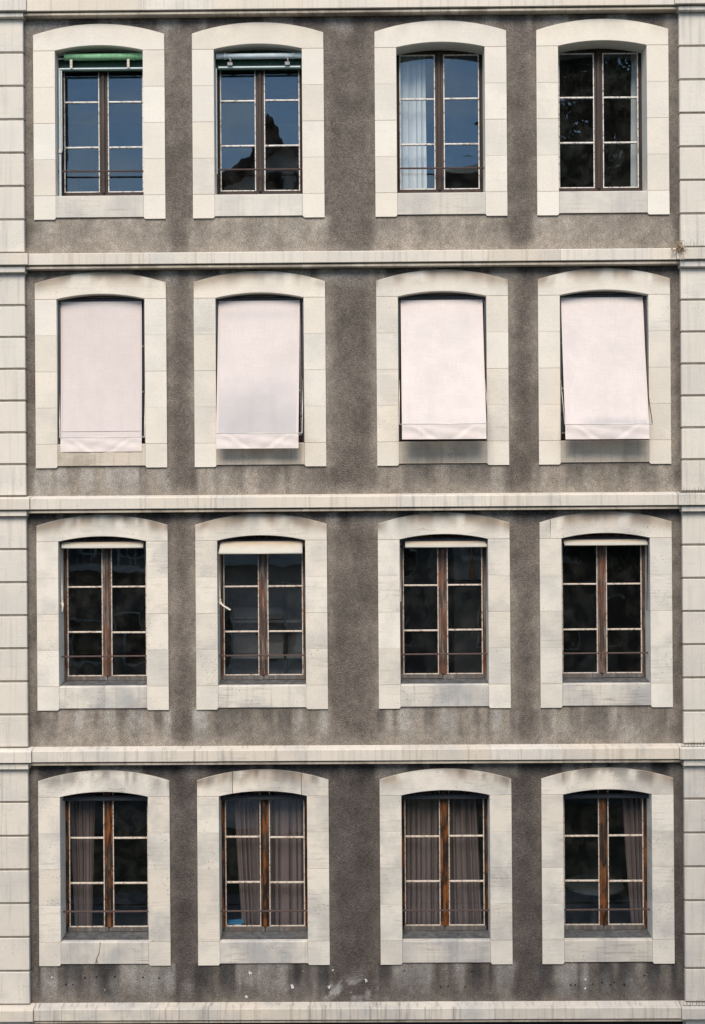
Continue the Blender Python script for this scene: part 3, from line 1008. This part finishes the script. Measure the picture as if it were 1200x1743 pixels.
root = empty('bookcase', (COLS[1] + .05, 1.25, BAND[3] + .12))
tag(root, 'grey shelf unit standing inside the room with the hanging white cord', 'shelf unit')
SHELFM = simple('grey_shelf_laminate', (.20, .20, .21), .5)
zt = SILLZ[2] + 1.25 - BAND[3] - .12
for x in (-.62, .17, .86):
    obj('upright', MB().box(x - .018, x + .018, 0, .34, 0, zt).mesh('upright'), simple('black_upright', (.01, .01, .01)), root)
obj('back_panel', MB().box(-.60, .84, .30, .335, .02, zt).mesh('back_panel'), SHELFM, root)
for q in range(5):
    z = .02 + q * (zt - .06) / 4
    obj('shelf', MB().box(-.602, .842, .004, .30, z, z + .035).mesh('shelf'), SHELFM, root)
    if q < 4: obj('drawer_front', MB().box(-.56 if q % 2 else -.1, .14, .02, .10, z + .05, z + .22, b=.004).mesh('drawer_front'), SHELFM, root)

root = empty('wardrobe', (COLS[2] + .42, 1.15, BAND[3] + .12))
tag(root, 'pale blue cupboard with an orange wooden post inside a third storey window', 'cupboard')
zt = SILLZ[2] + 2.0 - BAND[3] - .12
obj('upper_door', MB().box(-.20, .30, 0, .4, zt - .70, zt, b=.005).mesh('upper_door'), simple('pale_blue_laminate', (.40, .44, .46), .5), root)
obj('lower_door', MB().box(-.20, .30, 0, .4, 0, zt - .705, b=.005).mesh('lower_door'), simple('black_laminate', (.02, .02, .022), .5), root)
obj('post', MB().box(.02, .075, -.05, -.002, zt - .70, zt, b=.004).mesh('post'), simple('orange_pine', (.50, .17, .03), .5), root)

root = empty('round_table', (COLS[3] + .12, 1.5, BAND[4] + .12))
tag(root, 'low round table inside the bottom right window', 'table')
zt = SILLZ[3] + .24 - BAND[4] - .12
obj('table_top', MB().tube([(0, 0, zt - .03), (0, 0, zt)], .42, 28).mesh('table_top'), simple('table_laminate', (.10, .115, .13), .5), root)
obj('pedestal', MB().tube([(0, 0, .02), (0, 0, zt - .03)], [.06, .04], 12).mesh('pedestal'), DARKMETAL, root)
obj('base', MB().tube([(0, 0, 0), (0, 0, .02)], .25, 20).mesh('base'), DARKMETAL, root)

# ------------------------------------------------------------------ scars of a removed sign on the lowest band of render
PATCH = [(-1.39, 4.47, 8), (-1.44, 4.16, 9), (-.83, 4.29, 9), (-.35, 4.28, 7), (-.3, 4.5, 5), (.13, 4.37, 10), (-.06, 4.21, 7), (-.18, 4.27, 5), (-1.81, 4.18, 5), (-3.99, 4.42, 5),
         (-1.8, 4.47, 4), (-.69, 4.49, 5), (-.68, 4.18, 3), (3.0, 4.37, 5), (3.0, 4.25, 5), (2.62, 4.39, 4), (3.6, 4.36, 7), (1.76, 4.19, 6), (-3.55, 4.25, 3), (-3.54, 4.42, 3),
         (-3.29, 4.25, 6), (-3.13, 4.24, 3), (-2.96, 4.4, 3), (-2.96, 4.24, 3), (3.97, 4.42, 3), (3.98, 4.22, 4), (3.81, 4.43, 3), (3.79, 4.26, 5), (2.64, 4.23, 4), (3.73, 4.47, 3)]
HOLES = [(-3.8, 4.33), (-3.71, 4.33), (-3.55, 4.42), (-3.4, 4.43), (-3.16, 4.43), (-2.79, 4.42), (-2.58, 4.41), (1.11, 4.28), (1.21, 4.29), (1.43, 4.28), (1.52, 4.48), (2.81, 4.3), (2.87, 4.3),
         (3.1, 4.31), (3.22, 4.33), (3.33, 4.3), (3.38, 4.33), (3.51, 4.3), (3.77, 4.42), (.115, 4.365), (.64, 4.49)]
CHALK = simple('white_filler', (.62, .61, .58), .95, .25, 60)
DULL = simple('grey_filler', (.22, .205, .185), .95, .3, 50)
HOLE = simple('hole_shade_black', (.006, .006, .006), 1.0)


def blob_mesh(name, seed, n=19):
    rr = random.Random(seed)
    ring_ = [(math.cos(6.283 * i / n) * q, math.sin(6.283 * i / n) * q) for i, q in ((i, rr.choice((rr.uniform(.3, .6), rr.uniform(.7, 1.25)))) for i in range(n))]
    v = [(x * .7, -.010, z * .7) for x, z in ring_] + [(x, .004, z) for x, z in ring_] + [(0, -.012, 0)]
    f = [(i, (i + 1) % n, 2 * n) for i in range(n)] + [(i, n + i, n + (i + 1) % n, (i + 1) % n) for i in range(n)]
    return MB().add(v, f).mesh(name)


blobs = [blob_mesh('filler_patch', s) for s in range(4)]
blobs2 = [blob_mesh('filler_patch', s + 10) for s in range(4)]
for i, (x, z, s) in enumerate(PATCH):
    white = (s >= 5 and i < 6) or i in (9, 13, 14)
    o = obj('filler_patch', (blobs if white else blobs2)[i % 4], CHALK if white else DULL, building, (x, .004, z), (0, rnd.uniform(0, 6), 0))
    k = s / 130 / 2 * 1.05
    o.scale = (k * rnd.uniform(.8, 1.2), .6, k * rnd.uniform(.8, 1.1))
hm = MB().tube([(0, -.004, 0), (0, .012, 0)], .010, 7).mesh('anchor_hole_disc')  # black disc on the uncut wall, colour stands for the shade inside a hole
for x, z in HOLES:
    q = obj('filler_patch', blobs2[rnd.randrange(4)], DULL, building, (x + rnd.uniform(-.008, .008), .006, z + rnd.uniform(-.008, .008)), (0, rnd.uniform(0, 6), 0))
    q.scale = (.024, .5, .022)
    o = obj('anchor_hole_disc', hm, HOLE, building, (x, -.004, z))
    o.scale = (rnd.uniform(.8, 1.3), 1, rnd.uniform(.8, 1.3))
# crack in the bottom left sill
v = [(-.065, 0), (-.052, .0), (-.060, -.08), (-.070, -.15), (-.100, -.22), (-.088, -.278), (-.130, -.278), (-.118, -.22), (-.082, -.14), (-.068, -.07)]
obj('sill_crack', MB().add([(x, -.0245, z) for x, z in v], [tuple(range(len(v)))]).mesh('sill_crack'), simple('crack_grime', (.24, .19, .145), .95, .5, 60), building, at_window(3, 0))

# ------------------------------------------------------------------ bird spikes and nest on the right-hand ledges
WIRE = simple('dull_steel_wire', (.035, .033, .032), .5)
for k, lab in ((1, 'wire bird spikes on the ledge beside the straw nest'), (2, 'wire bird spikes on the right ledge level with the lowered awnings'),
               (3, 'wire bird spikes on the right ledge above the curtained windows'), (4, 'wire bird spikes on the lowest right ledge')):
    root = empty('bird_spikes', (4.24, -.115, BAND[k] + BAND_H + .010))
    tag(root, lab, 'bird spikes', 'bird spikes on the right ledges')
    m = MB()
    for i in range(26):
        m.tube([(.03 * i, -.012 if i % 2 else .012, .004), (.03 * (i + 1), .012 if i % 2 else -.012, .004)], .0035, 4)
    obj('base_strip', m.mesh('base_strip'), WIRE, root)
    rr = random.Random(k)
    m = MB()
    for i in range(20):
        for dy in (-.045, .045):
            m.tube([(.039 * i + .015, 0, 0), (.039 * i + .015 + rr.uniform(-.02, .02), dy * (.4 if k > 1 else 1) , (.10 if k == 1 else .085) * rr.uniform(.7, 1.05))], .0012, 4)
    obj('spikes', m.mesh('spikes'), WIRE, root)

rr = random.Random(5)
nest = empty('bird_nest', (4.235, -.17, BAND[1] + .10))
tag(nest, 'tangled clump of dry straw and feathers caught on the ledge by the spikes', 'nest')
m = MB()
for i in range(70):
    p = Vector((rr.gauss(.01, .036), rr.gauss(-.02, .014), rr.gauss(.04, .036)))
    d = Vector((rr.uniform(-1, 1), rr.uniform(-.4, .3), rr.uniform(-1, .6))).normalized() * rr.uniform(.03, .075)
    q = Vector((rr.uniform(-1, 1), rr.uniform(-.5, .3), rr.uniform(-1, 1))) * .012
    m.tube([p - d * .5, p + q, p + d * .5], .0036, 4)
obj('straw', m.mesh('straw'), simple('dry_straw', (.33, .25, .17), .9, .4, 60), nest)
m = MB()
for i in range(4):
    x = rr.uniform(-.01, .05)
    m.tube([(x, -.015, .02), (x + rr.uniform(-.01, .02), -.02, -.05), (x + rr.uniform(-.01, .03), -.018, -.12)], .0025, 4)
for i in range(5):
    p = Vector((rr.uniform(-.04, .05), -.03, rr.uniform(0, .07)))
    m.add([p, p + Vector((.02, -.006, .022)), p + Vector((.032, 0, .012)), p + Vector((.014, .002, -.010))], [(0, 1, 2, 3)])
obj('hanging_feathers', m.mesh('hanging_feathers'), simple('pale_feather', (.55, .47, .40), .9, .2, 60), nest)

# ------------------------------------------------------------------ the other side of the street, seen in the window panes
SLATE = simple('dark_slate', (.030, .034, .040), .7, .3, 3)
BRICK = simple('dull_brown_render', (.70, .56, .52), .95, .25, 2)
GREYR = simple('grey_render', (.13, .125, .12), .95, .25, 2)
TRIM = simple('pale_trim', (.62, .60, .56), .8)
BGLASS = simple('dark_house_glass', (.015, .018, .022), .1, .1, 3, 0, .6)


def house(name, label, x0, x1, y0, y1, h, wallm, windows, roof):
    root = empty(name, ((x0 + x1) / 2, (y0 + y1) / 2, 0))
    tag(root, label, 'building', 'buildings across the street')
    ox, oy = root.location.x, root.location.y
    obj('wall', MB().box(x0 - ox, x1 - ox, y0 - oy, y1 - oy, 0, h).mesh('wall'), wallm, root)
    rf = MB()
    roof(rf, ox, oy)
    obj('roof', rf.mesh('roof'), SLATE, root)
    for (x, z, w_, hh) in windows:
        wn = obj('window', ring(-w_ / 2, w_ / 2, 0, hh, .07, -.04, .06).mesh('window'), TRIM if w_ > .6 else SLATE, root, (x - ox, y1 - oy, z))
        obj('pane', MB().box(-w_ / 2 + .06, w_ / 2 - .06, -.02, .02, .06, hh - .06).mesh('pane'), BGLASS, wn)
    return root


def hip(x0, x1, y0, y1, z, zt, o=.5, k=.45):
    def fn(m, ox, oy):
        xm = min((x1 - x0), (y1 - y0)) * k
        a, b, c, d = x0 - o - ox, x1 + o - ox, y0 - o - oy, y1 + o - oy
        yc = (c + d) / 2
        m.add([(a, c, z), (b, c, z), (b, d, z), (a, d, z), (a + xm, yc, zt), (b - xm, yc, zt), (a, c, z - .25), (b, c, z - .25), (b, d, z - .25), (a, d, z - .25)],
              [(0, 1, 5, 4), (1, 2, 5), (2, 3, 4, 5), (3, 0, 4), (6, 7, 1, 0), (7, 8, 2, 1), (8, 9, 3, 2), (9, 6, 0, 3), (9, 8, 7, 6)])
    return fn


def gable_house_roof(m, ox, oy):
    hip(-5.3, .9, -33, -22, 19.9, 23.6, .6, .34)(m, ox, oy)
    # front gable with a small pointed gablet
    for (xc, hw, ze, zp, yf, th) in ((-2.65, 2.3, 21.1, 22.35, -21.5, .22), (-2.72, .62, 22.0, 23.4, -21.6, .14)):
        for s in (-1, 1):
            a = (xc + s * hw - ox, ze)
            p = (xc - ox, zp)
            v = [(a[0], yf - oy, a[1]), (p[0], yf - oy, p[1]), (p[0], yf - oy, p[1] + th), (a[0], yf - oy, a[1] + th)]
            v += [(x, -27 - oy, z) for x, _, z in v]
            m.add(v, [(0, 1, 2, 3), (7, 6, 5, 4), (0, 3, 7, 4), (1, 5, 6, 2), (3, 2, 6, 7), (4, 5, 1, 0)])


wins = [(x, z, 1.0, 1.7) for z in (2.2, 5.6, 9.2, 12.8, 16.2) for x in (-4.4, -2.65, -.9)]
wins += [(-3.05, 20.0, .55, 1.4), (-2.1, 20.0, .55, 1.4)]
hs = house('gabled_house', 'brown gabled house with dark slate roof, reflected in a top storey window', -5.3, .9, -33, -22, 19.9, BRICK, wins, gable_house_roof)
ox, oy = hs.location.x, hs.location.y
obj('gable_wall', MB().add([(-4.6 - ox, -21.98 - oy, 19.5), (-.7 - ox, -21.98 - oy, 19.5), (-.7 - ox, -21.98 - oy, 21.1), (-2.65 - ox, -21.98 - oy, 22.3), (-4.6 - ox, -21.98 - oy, 21.1),
                            (-4.6 - ox, -26 - oy, 19.5), (-.7 - ox, -26 - oy, 19.5), (-.7 - ox, -26 - oy, 21.1), (-2.65 - ox, -26 - oy, 22.3), (-4.6 - ox, -26 - oy, 21.1)],
                           [(0, 1, 2, 3, 4), (9, 8, 7, 6, 5), (0, 4, 9, 5), (1, 6, 7, 2), (2, 7, 8, 3), (3, 8, 9, 4)]).mesh('gable_wall'), BRICK, hs)


def balcony(root, x0, x1, y, z):
    ox, oy = root.location.x, root.location.y
    b = obj('balcony', MB().box(x0 - ox, x1 - ox, y - oy, y + 1.0 - oy, z - .16, z).mesh('balcony'), TRIM, root)
    m = MB()
    m.box(x0 - ox, x1 - ox, y + .95 - oy, y + 1.0 - oy, z + .95, z + 1.02)
    n = int((x1 - x0) / .28)
    for i in range(n + 1):
        x = x0 + (x1 - x0) * i / n - ox
        m.box(x - .018, x + .018, y + .96 - oy, y + .99 - oy, z, z + .95)
    obj('railing', m.mesh('railing'), TRIM, b)


balcony(hs, -5.1, .7, -22, 8.9)
nb = house('neighbour_house', 'low grey house across the street with hipped slate roof', -16.5, -6.3, -33, -22.5, 13.2, GREYR,
           [(x, z, 1.1, 1.8) for z in (2.0, 5.4, 9.0) for x in (-15, -13, -11, -9, -7.4)], hip(-16.5, -6.3, -33, -22.5, 13.2, 16.5))
balcony(nb, -16, -6.6, -22.5, 8.7)
tn = house('tall_house', 'tall grey house behind the big tree across the street', 3.3, 14.5, -37, -25.5, 22.6, GREYR,
           [(x, z, 1.1, 1.8) for z in (2.2, 5.6, 9.2, 12.8, 16.4) for x in (4.8, 7.0, 9.2, 11.4, 13.4)], hip(3.3, 14.5, -37, -25.5, 22.6, 25.5, .25))
house('long_block', 'long plain grey block standing behind the other houses across the street', -34, 34, -70, -58, 15.0, GREYR,
      [(x * 3.0 - 30, z, 1.2, 1.8) for z in (2.5, 6.5, 10.5) for x in range(21)], hip(-34, 34, -70, -58, 15.0, 18.5))
balcony(tn, 3.8, 14.2, -25.5, 8.8)

LEAF = simple('dark_leaves', (.045, .07, .030), .8, .35, 3)
BARK = simple('tree_bark', (.07, .055, .045), .95, .3, 8)


def tree(label, x, y, h, crown_z, rx, rz, nleaf, seed):
    rr = random.Random(seed)
    root = empty('street_tree', (x, y, 0))
    tag(root, label, 'tree', 'trees across the street')
    m = MB()
    m.tube([(0, 0, 0), (.1, .05, h * .3), (-.1, .1, h * .6), (0, 0, h * .9)], [.42, .33, .22, .06], 10)
    limbs = []
    for i in range(9):
        a = rr.uniform(0, 6.28)
        z = h * rr.uniform(.28, .7)
        e = Vector((math.cos(a) * rx * rr.uniform(.5, .8), math.sin(a) * rx * rr.uniform(.5, .8), min(z + rr.uniform(1.5, 4.5), h * .92)))
        m.tube([(0, 0, z), (e.x * .5, e.y * .5, z + (e.z - z) * .6), e], [.14, .09, .03], 7)
        limbs.append(e)
    obj('trunk', m.mesh('trunk'), BARK, root)
    clumps = []
    for i in range(60):
        while True:
            p = Vector((rr.uniform(-1, 1), rr.uniform(-1, 1), rr.uniform(-1, 1)))
            if .35 < p.length < 1: break
        clumps.append((Vector((p.x * rx, p.y * rx, crown_z + p.z * rz)), rr.uniform(.7, 1.5)))
    v, f = [], []
    for i in range(nleaf):
        c, r0 = clumps[i % 60]
        p = c + Vector((rr.gauss(0, .5), rr.gauss(0, .5), rr.gauss(0, .45))) * r0
        a = Vector((rr.gauss(0, 1), rr.gauss(0, 1), rr.gauss(0, 1))).normalized()
        b = a.cross(Vector((rr.gauss(0, 1), rr.gauss(0, 1), rr.gauss(0, 1)))).normalized()
        s = rr.uniform(.08, .19)
        n = len(v)
        v += [p + a * s, p + b * s * .6, p - a * s, p - b * s * .6]
        f.append((n, n + 1, n + 2, n + 3))
    obj('crown', MB().add(v, f).mesh('crown'), LEAF, root)


tree('tall broad tree across the street, reflected in the top right window', 8.9, -21.5, 28.5, 18.5, 5.0, 9.6, 60000, 1)
tree('bushy tree standing before the tall grey house', 13.5, -20.5, 15, 10.5, 2.6, 4.2, 16000, 2)
tree('bushy tree standing before the low grey house', -13.5, -20, 13, 8.5, 3.0, 4.4, 18000, 3)
